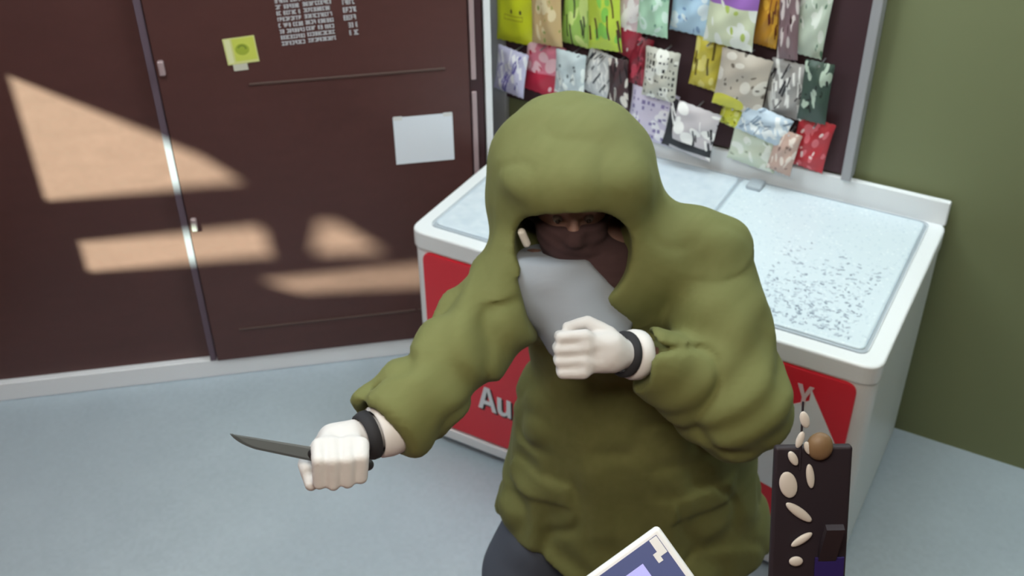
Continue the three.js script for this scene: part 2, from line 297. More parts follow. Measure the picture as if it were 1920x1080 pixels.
const BAGS = [   // along the rack, height, width, height of bag, tilt, colours, print, label
  [-0.052, 1.305, 0.162, 0.248, 0, '#dbe32a', ['#f0f06a', '#3c3a10'], 'face', 'bright lemon yellow snack bag with two dark dots, beside grey end panel'],
  [0.085, 1.333, 0.118, 0.235, -2, '#c9ac7c', ['#e0cfa6', '#8d9a4a'], 'blob', 'tan snack bag beside the lemon yellow bag'],
  [0.189, 1.344, 0.121, 0.247, 3, '#a8cf62', ['#d4e88c', '#3d4a2c'], 'streak', 'spring green snack bag with dark streaks in top row'],
  [0.295, 1.361, 0.122, 0.247, -4, '#c3da4e', ['#8ccf58', '#4a2b20'], 'streak', 'lime green snack bag with dark neck in top row'],
  [0.369, 1.331, 0.120, 0.224, 16, '#d9c3c6', ['#f2ecec', '#b03a4c'], 'half', 'pale pink bag tilted sideways with crimson bottom in top row'],
  [0.469, 1.416, 0.107, 0.187, 0, '#b4dcc0', ['#d9f0e4', '#7faf98'], 'blob', 'mint green snack bag in top row'],
  [0.580, 1.430, 0.140, 0.193, 1, '#b9d8f0', ['#e6f3fb', '#86a6cf'], 'blob', 'sky blue snack bag in top row'],
  [0.725, 1.446, 0.162, 0.226, 3, '#d8dfc0', ['#eef2ea', '#b9cc68', '#a06fc0'], 'tophalf', 'cream and lime bag with a purple header in top row'],
  [0.831, 1.454, 0.080, 0.224, 4, '#c08a2c', ['#dba83c', '#6a2418'], 'streak', 'narrow amber orange bag with brown stripes in top row'],
  [0.898, 1.452, 0.064, 0.253, -5, '#8a7076', ['#d8cccb', '#3a1a20'], 'blob', 'dusty mauve bag with white patches in top row'],
  [0.961, 1.457, 0.100, 0.245, 3, '#cfdccb', ['#edf3ea', '#5d7e66'], 'blob', 'very pale green bag with dark green marks in top row'],
  [-0.052, 1.091, 0.124, 0.169, 8, '#c9c6e2', ['#f1f0f8', '#6257a8'], 'diag', 'white and violet striped bag in middle row, nearest grey end panel'],
  [0.056, 1.107, 0.152, 0.196, 6, '#dc7f94', ['#f0c4cd', '#c32f49'], 'half', 'pink bag with raspberry red lower half in middle row'],
  [0.178, 1.128, 0.117, 0.160, 2, '#c3cfd3', ['#eef5f3', '#5c666c'], 'blob', 'silver grey bag with dark flecks in middle row'],
  [0.269, 1.137, 0.110, 0.162, 14, '#d0d2d2', ['#f6f6f4', '#3a3d44'], 'diag', 'white bag with slanted charcoal stripes, leaning in middle row'],
  [0.357, 1.128, 0.073, 0.176, -4, '#4a3538', ['#e4ddd4', '#151015'], 'streak', 'narrow dark brown bag with white streaks in middle row'],
  [0.415, 1.208, 0.079, 0.171, 6, '#8a2434', ['#c24a5c', '#3a1018'], 'blob', 'dark red bag wedged beside a black and white bag in middle row'],
  [0.508, 1.196, 0.121, 0.173, 2, '#c6c4b8', ['#efeee6', '#2a2826'], 'type', 'off white bag with rows of black marks in middle row'],
  [0.649, 1.247, 0.106, 0.175, 5, '#d2c24a', ['#e6da80', '#6a5a1c'], 'streak', 'mustard yellow bag with brown streaks in middle row'],
  [0.779, 1.224, 0.169, 0.193, 5, '#bdb3a6', ['#dcd6cc', '#6c6258', '#d6d24a'], 'foot', 'wide beige bag with a yellow foot in middle row'],
  [0.915, 1.217, 0.128, 0.183, 3, '#a9a6a4', ['#f2f1ee', '#26242a'], 'diag', 'black and white zebra striped bag in middle row'],
  [1.010, 1.239, 0.091, 0.197, 0, '#3f5148', ['#b9c9b8', '#1c2420'], 'blob', 'dark bottle green bag in middle row'],
  [0.472, 1.026, 0.173, 0.192, 5, '#d7cfe4', ['#f2eff6', '#8a7cae'], 'type', 'lilac white bag with small violet marks in bottom row'],
  [0.627, 1.025, 0.179, 0.176, 8, '#c9c2c6', ['#f6f4f2', '#1d1a20'], 'half2', 'white bag with black edge and black print in bottom row'],
  [0.753, 1.093, 0.092, 0.093, 10, '#dfe04a', ['#f0f090', '#6d6a1a'], 'blob', 'small yellow sachet in bottom row above the large ivory green bag'],
  [0.867, 1.099, 0.168, 0.104, 12, '#c3d3e2', ['#f0f5f8', '#8496aa'], 'diag', 'pale blue white pouch in bottom row'],
  [0.837, 1.006, 0.166, 0.157, 6, '#d9e2cf', ['#f1f5ec', '#a8b49c'], 'blob', 'large ivory green bag at the bottom right of the rack'],
  [0.941, 1.018, 0.082, 0.151, 8, '#c9a99c', ['#eadcd2', '#8a6a62'], 'blob', 'narrow beige pink bag beside the red bag in bottom row'],
  [1.015, 1.050, 0.117, 0.175, 6, '#c0353f', ['#e0707a', '#f0d8d8'], 'blob', 'vivid red bag standing in bottom row'],
];

// ---------------------------------------------------------------- snack rack and its bags
{
  const o = thing('snack_rack', 'dark maroon peg board rack with grey end panel above the freezer', 'rack', SK.toArray()); o.rotation.y = ANGF;
  const mBoard = M(rgb(0.055, 0.022, 0.028), 0.7), mSteel = M(rgb(0.6, 0.6, 0.62), 0.3, { metalness: 0.8 });
  mesh('backboard', box(1.30, 0.76, 0.02, 0.475, 1.335, 0.014), mBoard, o);
  mesh('end_panel', box(0.13, 1.3, 0.03, -0.175, 1.065, 0.020, 0.004), mGrey, o);
  mesh('end_panel', box(0.03, 0.76, 0.06, 1.14, 1.335, 0.034, 0.004), mGrey, o);
  BAGS.forEach(([t, y, w, h, tilt], i) => { const g = new THREE.CylinderGeometry(0.003, 0.003, 0.075, 6); g.rotateX(Math.PI / 2); g.translate(t + Math.sin(tilt * Math.PI / 180) * (h / 2 - 0.012), y + h / 2 - 0.012, 0.055); mesh('hook', g, mSteel, o); });
}
function bagGeometry(w, h, seed) {
  const r = rng(seed), nx = 12, ny = 16, pos = [], uv = [], idx = [], ph = r() * 6, ph2 = r() * 6;
  for (const s of [1, -1]) for (let j = 0; j <= ny; j++) for (let i = 0; i <= nx; i++) {
    const a = i / nx * 2 - 1, b = j / ny * 2 - 1, seal = Math.max(0, Math.abs(b) - 0.86) / 0.14;
    const puff = Math.pow(Math.max(0, 1 - a * a), 0.55) * Math.pow(Math.max(0, 1 - Math.pow(Math.abs(b) / 0.94, 4)), 0.6);
    let z = 0.017 * puff * s + 0.0035 * puff * Math.sin(a * 5 + ph + b * 3) + 0.003 * puff * Math.sin(b * 7 + ph2 - a * 4) + s * 0.0008;
    if (seal > 0) z += 0.0015 * Math.sin(a * 40) * seal;
    const narrow = 1 - 0.06 * (1 - Math.pow(Math.abs(b), 3));
    const jag = Math.abs(b) > 0.99 ? 0.0025 * ((i % 2) - 0.5) : 0;
    pos.push(a * w / 2 * narrow, b * h / 2 + jag, z); uv.push(s > 0 ? (a + 1) / 2 : (1 - a) / 2, (b + 1) / 2);
  }
  const N = (nx + 1) * (ny + 1);
  for (let s = 0; s < 2; s++) for (let j = 0; j < ny; j++) for (let i = 0; i < nx; i++) { const a = s * N + j * (nx + 1) + i, b = a + 1, c = a + nx + 2, d = a + nx + 1; if (s) idx.push(a, c, b, a, d, c); else idx.push(a, b, c, a, c, d); }
  const g = new THREE.BufferGeometry(); g.setAttribute('position', new THREE.Float32BufferAttribute(pos, 3)); g.setAttribute('uv', new THREE.Float32BufferAttribute(uv, 2)); g.setIndex(idx); g.computeVertexNormals(); return g;
}
function bagPrint(base, acc, pat, seed) {
  return decal(1, 1, (x, w, h) => {
    const r = rng(seed), [A, B, C] = acc; x.fillStyle = base; x.fillRect(0, 0, w, h);
    const blob = (c, n, s) => { x.fillStyle = c; for (let i = 0; i < n; i++) { x.beginPath(); x.ellipse(r() * w, r() * h, (0.3 + r()) * s, (0.3 + r()) * s * 1.5, r() * 3, 0, 7); x.fill(); } };
    const streak = (c, n, lw, dx) => { x.strokeStyle = c; for (let i = 0; i < n; i++) { x.lineWidth = lw * (0.4 + r()); const X = r() * w, Y = r() * h * 0.7; x.beginPath(); x.moveTo(X, Y); x.lineTo(X + dx * (0.5 + r()) + (r() - 0.5) * 12, Y + 30 + r() * 60); x.stroke(); } };
    if (pat === 'face') { x.fillStyle = A; x.fillRect(0, 0, w, 70); x.fillStyle = B; for (const q of [0.44, 0.66]) { x.beginPath(); x.ellipse(w * q, h * 0.52, 6, 8, 0, 0, 7); x.fill(); } x.strokeStyle = '#b8b820'; x.lineWidth = 4; x.strokeRect(60, 150, 120, 16); }
    if (pat === 'blob') { blob(A, 12, 22); blob(B, 11, 9); blob(base, 5, 14); }
    if (pat === 'streak') { blob(A, 9, 24); streak(B, 7, 14, 12); }
    if (pat === 'half') { blob(A, 12, 26); x.fillStyle = B; x.beginPath(); x.moveTo(0, h * 0.62); x.lineTo(w, h * 0.52); x.lineTo(w, h); x.lineTo(0, h); x.fill(); blob(A, 5, 9); blob(B, 8, 9); }
    if (pat === 'half2') { blob(A, 10, 26); x.fillStyle = B; x.fillRect(0, 0, w * 0.16, h); x.fillRect(0, h * 0.76, w, h * 0.16); streak(B, 10, 9, 14); streak(A, 4, 8, 30); }
    if (pat === 'diag') { streak(A, 14, 20, 34); streak(B, 12, 11, -26); streak(A, 6, 12, 20); }
    if (pat === 'type') { blob(A, 8, 30); x.fillStyle = B; for (let j = 0; j < 7; j++) for (let i = 0; i < 9; i++) if (r() < 0.6) x.fillRect(14 + i * 26 + r() * 8, 22 + j * 32 + r() * 6, 6 + r() * 14, 5 + r() * 18); }
    if (pat === 'tophalf') { blob(A, 12, 26); blob(B, 7, 14); x.fillStyle = C; x.fillRect(0, 0, w, h * 0.42); blob(A, 3, 10); }
    if (pat === 'foot') { blob(A, 10, 22); blob(B, 16, 8); x.fillStyle = C; x.beginPath(); x.ellipse(w * 0.3, h * 0.9, w * 0.34, h * 0.16, 0, 0, 7); x.fill(); }
  }, 256, 256, { roughness: 0.4 });
}
BAGS.forEach(([t, y, w, h, tilt, base, acc, pat, label], i) => {
  const b = mesh('snack_bag', bagGeometry(w, h, 100 + i), bagPrint(base, acc, pat, 300 + i));
  b.position.copy(snk(t, y, 0.048 + (i % 2) * 0.036 + (i % 3) * 0.004)); b.rotation.order = 'YXZ'; b.rotation.y = ANGF; b.rotation.z = -tilt * Math.PI / 180;
  b.userData = { label, category: 'snack bag', group: 'snack bags on the rack' };
});

// ---------------------------------------------------------------- person in an olive hooded coat
const person = thing('person', 'person in an olive hooded coat and pale gloves leaning over holding a knife', 'person', [0, 0, 0]);
{
  const HC = [0.130, 1.535, -2.01], SEAM = 0.17;
  const shL = [0.395, 1.375, -1.93], elL = [0.455, 1.185, -1.70], wrL = [0.245, 1.315, -1.70];
  const shR = [0.045, 1.375, -1.90], elR = [-0.118, 1.322, -1.69], wrR = [-0.245, 1.280, -1.53];
  const lerp = (a, b, t) => [a[0] + (b[0] - a[0]) * t, a[1] + (b[1] - a[1]) * t, a[2] + (b[2] - a[2]) * t];
  // ---- body: one continuous surface (skin), mostly under the clothes
  const headF = p => {
    const c = [HC[0] - 0.005, HC[1] - 0.015, HC[2] + 0.05];
    let d = ell(p, [c[0], c[1] + 0.015, c[2] - 0.015], [0.078, 0.098, 0.098]);
    d = smin(d, ell(p, [c[0], c[1] - 0.06, c[2] + 0.028], [0.056, 0.065, 0.062]), 0.05);
    d = smin(d, cap(p, [c[0], c[1] + 0.012, c[2] + 0.088], [c[0], c[1] - 0.028, c[2] + 0.108], 0.009, 0.014), 0.02);          // nose
    d = smin(d, cap(p, [c[0] - 0.04, c[1] + 0.024, c[2] + 0.076], [c[0] + 0.04, c[1] + 0.024, c[2] + 0.076], 0.01, 0.01), 0.02); // brow
    for (const s of [-1, 1]) { d = smax(d, -ell(p, [c[0] + s * 0.031, c[1] + 0.002, c[2] + 0.094], [0.018, 0.012, 0.014]), 0.012); d = smin(d, ell(p, [c[0] + s * 0.08, c[1] - 0.01, c[2] - 0.005], [0.012, 0.03, 0.02]), 0.01); }
    d = smin(d, cap(p, [c[0] - 0.02, c[1] - 0.065, c[2] + 0.088], [c[0] + 0.02, c[1] - 0.065, c[2] + 0.088], 0.008, 0.008), 0.012);
    return d;
  };
  const bodyF = p => {
    let d = cap(p, [HC[0], HC[1] - 0.05, HC[2]], [0.19, 1.36, -1.97], 0.055, 0.07);
    d = smin(d, cap(p, [0.21, 1.3, -1.95], [0.27, 0.95, -1.95], 0.13, 0.14), 0.08);
    d = smin(d, cap(p, [shR[0] + 0.02, 1.335, -1.98], [shL[0] - 0.02, 1.335, -1.98], 0.05, 0.05), 0.03);
    d = smin(d, smin(cap(p, shR, elR, 0.055, 0.045), cap(p, elR, wrR, 0.045, 0.03), 0.02), 0.04);
    d = smin(d, smin(cap(p, shL, elL, 0.055, 0.045), cap(p, elL, wrL, 0.045, 0.03), 0.02), 0.04);
    for (const [h, k, f] of [[[0.19, 0.9, -1.95], [0.02, 0.47, -1.88], [-0.02, 0.08, -1.93]], [[0.38, 0.9, -1.95], [0.44, 0.47, -1.90], [0.46, 0.08, -1.97]]]) d = smin(d, smin(cap(p, h, k, 0.08, 0.055), cap(p, k, f, 0.055, 0.04), 0.02), 0.04);
    return Math.min(d, headF(p) + 0.012);
  };
  const gb = nets(bodyF, [-0.3, 0.02, -2.2], [0.62, 1.6, -1.45], 0.014), gh = nets(headF, [HC[0] - 0.12, HC[1] - 0.16, HC[2] - 0.11], [HC[0] + 0.12, HC[1] + 0.14, HC[2] + 0.2], 0.004);
  mesh('body', merge([gb, gh]), M(rgb(0.22, 0.12, 0.095), 0.6), person);
  for (const s of [-1, 1]) { const e = new THREE.SphereGeometry(0.0105, 16, 12); e.translate(HC[0] - 0.005 + s * 0.031, HC[1] - 0.013, HC[2] + 0.126); const eye = mesh('eye', e, M(rgb(0.22, 0.2, 0.19), 0.3), person); const q = new THREE.SphereGeometry(0.006, 12, 8); q.translate(HC[0] - 0.005 + s * 0.031, HC[1] - 0.015, HC[2] + 0.1325); mesh('iris', q, M(rgb(0.03, 0.02, 0.015), 0.2), eye); }
  // ---- dark mask over nose, mouth and chin
  mesh('face_mask', nets(p => { let d = smin(headF(p) - 0.007, ell(p, [HC[0] - 0.005, HC[1] - 0.078, HC[2] + 0.105], [0.058, 0.055, 0.052]), 0.03); d = smax(d, p[1] - (HC[1] - 0.034 + 0.010 * Math.cos((p[0] - HC[0]) * 25)), 0.008); d = smax(d, HC[2] - 0.02 - p[2], 0.01); return smin(d, cap(p, [HC[0], HC[1] - 0.13, HC[2] + 0.04], [0.17, 1.355, -1.925], 0.066, 0.112), 0.03) + 0.0015 * Math.sin(p[1] * 260 + p[0] * 60); }, [HC[0] - 0.16, 1.22, HC[2] - 0.1], [HC[0] + 0.22, HC[1] + 0.02, HC[2] + 0.21], 0.006), M(rgb(0.055, 0.026, 0.028), 0.9), person);
  // ---- grey shirt in the coat's open front
  const quad = [[0.010, 1.450], [0.140, 1.445], [0.228, 1.345], [0.205, 1.300], [0.060, 1.290], [0.030, 1.36]];
  const inQuad = p => { let d = -1e9; const x = p[0], y = p[1] + (p[2] + 1.76) * -0.35; for (let i = 0; i < quad.length; i++) { const a = quad[i], b = quad[(i + 1) % quad.length], ex = b[0] - a[0], ey = b[1] - a[1], l = len(ex, ey); d = Math.max(d, ((x - a[0]) * -ey + (y - a[1]) * ex) / l); } return d; };
  const torso = (p, g) => {
    const q = [p[0], p[1], -1.95 + (p[2] + 1.95) * 1.4];
    let d = cap(q, [0.20, 1.36, -1.96], [0.235, 1.22, -1.95], 0.13 + g, 0.205 + g);
    d = smin(d, cap(q, [0.235, 1.22, -1.95], [0.285, 0.95, -1.95], 0.205 + g, 0.27 + g), 0.05);
    d = smin(d, cap(q, [0.285, 0.95, -1.95], [0.295, 0.48, -1.97], 0.27 + g, 0.385 + g), 0.05);
    return d / 1.2;
  };
  const shirtF = p => { let d = torso(p, -0.012); d = smin(d, cap(p, shR, shL, 0.095, 0.09), 0.07); d = smin(d, cap(p, [0.085, 1.385, -1.85], [0.15, 1.29, -1.80], 0.072, 0.085), 0.06); return d + 0.003 * noise3(p[0] * 14 + 5, p[1] * 30, p[2] * 14); };
  mesh('grey_shirt', nets(p => smax(shirtF(p), inQuad(p) - 0.03, 0.01), [-0.1, 1.2, -1.98], [0.34, 1.54, -1.6], 0.007), M(rgb(0.30, 0.33, 0.38), 0.85), person).userData.label = 'pale grey shirt in the coat opening';
  // ---- the coat with its hood
  const folds = p => {
    const a = noise3(p[0] * 7, p[1] * 7, p[2] * 7), b = noise3(p[0] * 16 + 9, p[1] * 11, p[2] * 16 - 4);
    const armL = Math.exp(-Math.pow(len(p[0] - elL[0], p[1] - elL[1], p[2] - elL[2]) / 0.16, 2)), armR = Math.exp(-Math.pow(len(p[0] - elR[0], p[1] - elR[1], p[2] - elR[2]) / 0.17, 2));
    const c = Math.sin(p[0] * 70 + p[1] * 30 + a * 3) * armR * 0.006 + Math.sin(p[1] * 75 - p[0] * 45 + a * 3) * armL * 0.006;
    const low = p[1] < 1.15 ? Math.sin(p[0] * 38 + a * 4 + p[1] * 5) * 0.007 * Math.min(1, (1.15 - p[1]) * 3) : 0;
    const hood = p[1] > 1.42 ? 1 : 0, e = noise3(p[0] * 9 + 31, p[1] * 9 - p[2] * 5, p[2] * 6 + 7);
    let s = -0.010 * Math.max(0, 1 - Math.abs(e) * 5) * -1;                                                     // sharp creases between soft swells
    s *= hood ? 0.25 : 1;
    if (p[2] > -1.9 && p[1] < 1.28) {
      s += 0.005 * (Math.exp(-Math.pow((p[0] - SEAM) / 0.005, 2)) + Math.exp(-Math.pow((p[0] - SEAM - 0.06) / 0.005, 2)));   // placket
      for (const x of [0.05, 0.43]) { const q = Math.max(Math.abs(p[0] - x) - 0.075, Math.abs(p[1] - 0.83 - (p[0] - x) * 0.1) - 0.03); s -= 0.009 * Math.min(1, Math.max(0, 0.5 - q / 0.012)); }   // pocket flaps
    }
    return a * (hood ? 0.009 : 0.014) + b * 0.006 + c * 1.3 + low + s;
  };
  const coatF = p => {
    let d = torso(p, 0);
    d = smin(d, cap(p, shR, shL, 0.112, 0.122), 0.07);
    let a = smin(cap(p, shR, elR, 0.105, 0.082), cap(p, elR, lerp(elR, wrR, 1.0), 0.082, 0.08), 0.03);
    let b = smin(cap(p, shL, elL, 0.122, 0.108), cap(p, elL, wrL, 0.1, 0.068), 0.03);
    // the sleeves end at the wrists
    const end = (e, w, o) => { const dx = w[0] - e[0], dy = w[1] - e[1], dz = w[2] - e[2], l = len(dx, dy, dz); return ((p[0] - w[0]) * dx + (p[1] - w[1]) * dy + (p[2] - w[2]) * dz) / l - o; };
    a = smax(a, end(elR, wrR, 0.0), 0.02); a = smax(a, -Math.max(cap(p, elR, lerp(elR, wrR, 1.3), 0.06, 0.06), -end(elR, wrR, -0.04)), 0.01);
    b = smax(b, end(elL, wrL, 0.0), 0.02); b = smax(b, -Math.max(cap(p, elL, lerp(elL, wrL, 1.3), 0.055, 0.055), -end(elL, wrL, -0.03)), 0.01);
    d = smin(d, a, 0.03); 
    // hood: a deep shell with the face opening cut out
    let h = smin(ell(p, [HC[0] - 0.042, HC[1] + 0.0, HC[2]], [0.146, 0.172, 0.185]), ell(p, [HC[0] + 0.040, HC[1] + 0.0, HC[2]], [0.144, 0.176, 0.185]), 0.05);
    h = smin(h, cap(p, [HC[0] + 0.01, HC[1] - 0.04, HC[2] - 0.02], [0.20, 1.38, -1.98], 0.145, 0.17), 0.06);
    h = smin(h, ell(p, [HC[0] - 0.01, HC[1] + 0.075, HC[2] + 0.125], [0.135, 0.05, 0.07]), 0.06);        // brim
    d = smin(d, h, 0.05);
    d += folds(p);
    let o = ell(p, [HC[0] - 0.004, HC[1] - 0.070, HC[2] + 0.13], [0.118, 0.124, 0.15]);
    o = Math.min(o, ell(p, [HC[0], HC[1] - 0.01, HC[2] + 0.02], [0.125, 0.135, 0.135]));
    o = Math.min(o, cap(p, [HC[0], HC[1] - 0.08, HC[2] + 0.03], [0.17, 1.36, -1.94], 0.085, 0.09));
    d = smax(d, -o, 0.02);
    d = smax(d, -smax(inQuad(p), -(p[2] + 1.93), 0.01), 0.014);                                           // open front
    d = smin(d, b + folds(p), 0.02);
    d = smax(d, 0.545 + 0.012 * Math.sin(p[0] * 12) + 0.085 * Math.max(0, Math.min(1, (0.2 - p[0]) / 0.15)) - p[1], 0.02);
    return d;
  };
  const coatTex = noiseTex(256, 21, [172, 176, 118], [188, 190, 134], [[6, 6, 1], [60, 60, 0.8], [120, 120, 0.6]]);
  const mCoat = new THREE.MeshPhysicalMaterial({ map: coatTex, color: rgb(0.33, 0.335, 0.245), roughness: 0.85, sheen: 0.3, sheenRoughness: 0.6, sheenColor: rgb(0.4, 0.45, 0.25) });
  const coat = mesh('coat', nets(coatF, [-0.42, 0.53, -2.32], [0.72, 1.80, -1.40], 0.0085), mCoat, person); coat.userData.label = 'olive green padded coat with raised hood';
  // small coat details
  const tube = (pts, r, n = 24) => new THREE.TubeGeometry(new THREE.CatmullRomCurve3(pts.map(q => V(...q))), n, r, 6, false);
  const mPale = M(rgb(0.72, 0.68, 0.62), 0.6);
  mesh('drawstring_toggle', (() => { const g = new THREE.CapsuleGeometry(0.0085, 0.028, 6, 12); g.rotateZ(0.35); g.translate(0.026, 1.482, -1.875); return g; })(), mPale, coat).userData.label = 'pale drawstring toggle at the hood opening';
  // ---- trousers and shoes
  const mTr = M(rgb(0.075, 0.09, 0.125), 0.85), mShoe = M(rgb(0.03, 0.03, 0.035), 0.6);
  mesh('trousers', nets(p => {
    let d = cap(p, [0.17, 0.85, -1.95], [0.39, 0.85, -1.95], 0.14, 0.14);
    d = smin(d, smin(cap(p, [0.19, 0.85, -1.95], [0.02, 0.47, -1.88], 0.13, 0.105), cap(p, [0.02, 0.47, -1.88], [-0.02, 0.08, -1.93], 0.1, 0.08), 0.03), 0.04);
    d = smin(d, smin(cap(p, [0.38, 0.85, -1.95], [0.44, 0.47, -1.90], 0.13, 0.095), cap(p, [0.44, 0.47, -1.90], [0.46, 0.08, -1.97], 0.095, 0.08), 0.03), 0.04);
    d += 0.005 * noise3(p[0] * 10, p[1] * 18, p[2] * 10); return smax(d, Math.max(0.055 - p[1], p[1] - 0.9), 0.01);
  }, [-0.2, 0.03, -2.15], [0.62, 0.95, -1.7], 0.012), mTr, person);
  for (const [x, z, t] of [[-0.02, -1.9, -0.25], [0.46, -1.94, 0.2]]) { const g = nets(p => { let d = cap(p, [0, 0.045, -0.07], [0, 0.038, 0.12], 0.042, 0.04); d = smin(d, cap(p, [0, 0.05, -0.06], [0, 0.09, -0.06], 0.045, 0.045), 0.03); return smax(d, 0.002 - p[1], 0.006); }, [-0.08, -0.02, -0.16], [0.08, 0.16, 0.2], 0.007); g.rotateY(t); g.translate(x, 0, z); mesh('shoe', g, mShoe, person); }
  // ---- gloves: palm, four curled fingers, thumb
  function fist(C, fd, kl, bn, S, wrist, spread) {
    const P = (a, k, n) => [C[0] + S * (fd.x * a + kl.x * k + bn.x * n), C[1] + S * (fd.y * a + kl.y * k + bn.y * n), C[2] + S * (fd.z * a + kl.z * k + bn.z * n)];
    const ks = [0.033, 0.0115, -0.0105, -0.031], L = [1, 1.06, 1.0, 0.86], chains = ks.map((k, i) => { const l = L[i]; return [P(0.03, k, 0.012), P(0.03 + 0.040 * l, k * 0.97, 0.006), P(0.03 + 0.036 * l, k * 0.94, -0.030 * l), P(0.032, k * 0.92, -0.036 * l)]; });
    const th = [P(-0.018, 0.030, -0.010), P(0.018, 0.052, -0.022), P(0.050, 0.044, -0.040)];
    const w = [C[0] + wrist[0], C[1] + wrist[1], C[2] + wrist[2]];
    const f = p => {
      let d = cap(p, P(-0.022, 0.016, 0), P(0.022, 0.018, 0.004), 0.020 * S, 0.019 * S);
      d = smin(d, cap(p, P(-0.022, -0.016, 0), P(0.022, -0.016, 0.004), 0.020 * S, 0.018 * S), 0.015);
      d = smin(d, cap(p, w, P(-0.02, 0, 0), 0.027 * S, 0.024 * S), 0.025);
      let e = 1e9; chains.forEach((c, i) => { let q = Math.min(cap(p, c[0], c[1], 0.0118 * S, 0.0110 * S), cap(p, c[1], c[2], 0.0110 * S, 0.0102 * S), cap(p, c[2], c[3], 0.0102 * S, 0.0092 * S)); e = smin(e, q, 0.009); });
      d = smin(d, e, 0.014);
      const t = Math.min(cap(p, th[0], th[1], 0.015 * S, 0.0125 * S), cap(p, th[1], th[2], 0.0122 * S, 0.0100 * S));
      return smin(d, t, 0.007) + 0.0006 * noise3(p[0] * 90, p[1] * 90, p[2] * 90);
    };
    const R = 0.15; return nets(f, [C[0] - R, C[1] - R, C[2] - R], [C[0] + R, C[1] + R, C[2] + R], 0.0032);
  }
  const ring = (c, dir, r0, r1, l, m, name, parent, lab) => { const pr = [[r0 - 0.006, 0], [r0, 0.002], [(r0 + r1) / 2 + 0.002, l / 2], [r1, l - 0.002], [r1 - 0.006, l]].map(q => new THREE.Vector2(...q)); const o = mesh(name, new THREE.LatheGeometry(pr, 28), m, parent); o.quaternion.setFromUnitVectors(V(0, 1, 0), V(...dir).normalize()); o.position.set(...c); if (lab) o.userData.label = lab; return o; };
  const mGlove = M(rgb(0.64, 0.62, 0.62), 0.75), mBand = M(rgb(0.02, 0.02, 0.025), 0.8), mCuff = M(rgb(0.74, 0.72, 0.72), 0.7);
  const e1 = V(-0.985, 0.10, 0.12).normalize(), e3 = V(0.06, 0.94, -0.33), e2 = new THREE.Vector3();
  e3.addScaledVector(e1, -e3.dot(e1)).normalize(); e2.crossVectors(e3, e1).normalize(); if (e2.z < 0) e2.negate();
  const HR = [-0.318, 1.288, -1.482], gR = mesh('glove', fist(HR, e2, e1, e3, 1.2, [wrR[0] - HR[0] + 0.005, wrR[1] - HR[1], wrR[2] - HR[2]]), mGlove, person); gR.userData.label = 'pale glove closed on the knife';
  const dR = [HR[0] - wrR[0], HR[1] - wrR[1], HR[2] - wrR[2]];
  ring([wrR[0] + 0.02, wrR[1], wrR[2] - 0.01], dR, 0.052, 0.049, 0.042, mCuff, 'cuff', gR, 'white glove cuff'); ring(lerp(wrR, HR, 0.26), dR, 0.047, 0.043, 0.024, mBand, 'band', gR, 'black wrist band');
  const HL = [0.166, 1.357, -1.655], gL = mesh('glove', fist(HL, V(-0.97, 0.05, 0.15).normalize(), V(0.05, 0.86, -0.5).normalize(), V(0.15, 0.5, 0.85).normalize(), 1.1, [0.07, -0.03, -0.03]), mGlove, person); gL.userData.label = 'pale glove held at the chest';
  const dL = [HL[0] - wrL[0], HL[1] - wrL[1], HL[2] - wrL[2]];
  ring(lerp(wrL, HL, -0.05), dL, 0.05, 0.047, 0.03, mCuff, 'cuff', gL, 'white glove cuff'); ring(lerp(wrL, HL, 0.27), dL, 0.046, 0.042, 0.018, mBand, 'band', gL, 'black wrist band');

  // ---- the knife: a thing of its own, held in the fist
  const kn = thing('knife', 'dark steel kitchen knife held in a pale glove', 'knife', HR);
  const grip = V(...HR).addScaledVector(e2, 0.050).addScaledVector(e3, -0.006), kd = V(-0.955, 0.29, 0.0).normalize();
  kn.position.copy(grip); kn.quaternion.setFromUnitVectors(V(-1, 0, 0), kd);
  const hs = new THREE.CapsuleGeometry(0.0125, 0.095, 6, 14); hs.rotateZ(Math.PI / 2); hs.scale(1, 1, 0.8); mesh('handle', hs, M(rgb(0.02, 0.02, 0.022), 0.5), kn);
  const bs = new THREE.Shape(); bs.moveTo(-0.05, -0.013); bs.lineTo(-0.15, -0.012); bs.quadraticCurveTo(-0.185, -0.008, -0.20, 0.006); bs.lineTo(-0.05, 0.012); bs.closePath();
  const bl = new THREE.ExtrudeGeometry(bs, { depth: 0.0006, bevelEnabled: true, bevelSize: 0.004, bevelThickness: 0.001, bevelOffset: -0.004, bevelSegments: 1 }); bl.rotateX(-0.7); mesh('blade', bl, M(rgb(0.075, 0.085, 0.09), 0.55, { metalness: 0.2 }), kn);
}
{ const b = V(0.22, 0, -1.93); person.position.copy(b); for (const c of person.children) c.position.sub(b); }
const SCR_ROT = 0.6, SCR_POS = [-0.043, 0.404, -0.135];

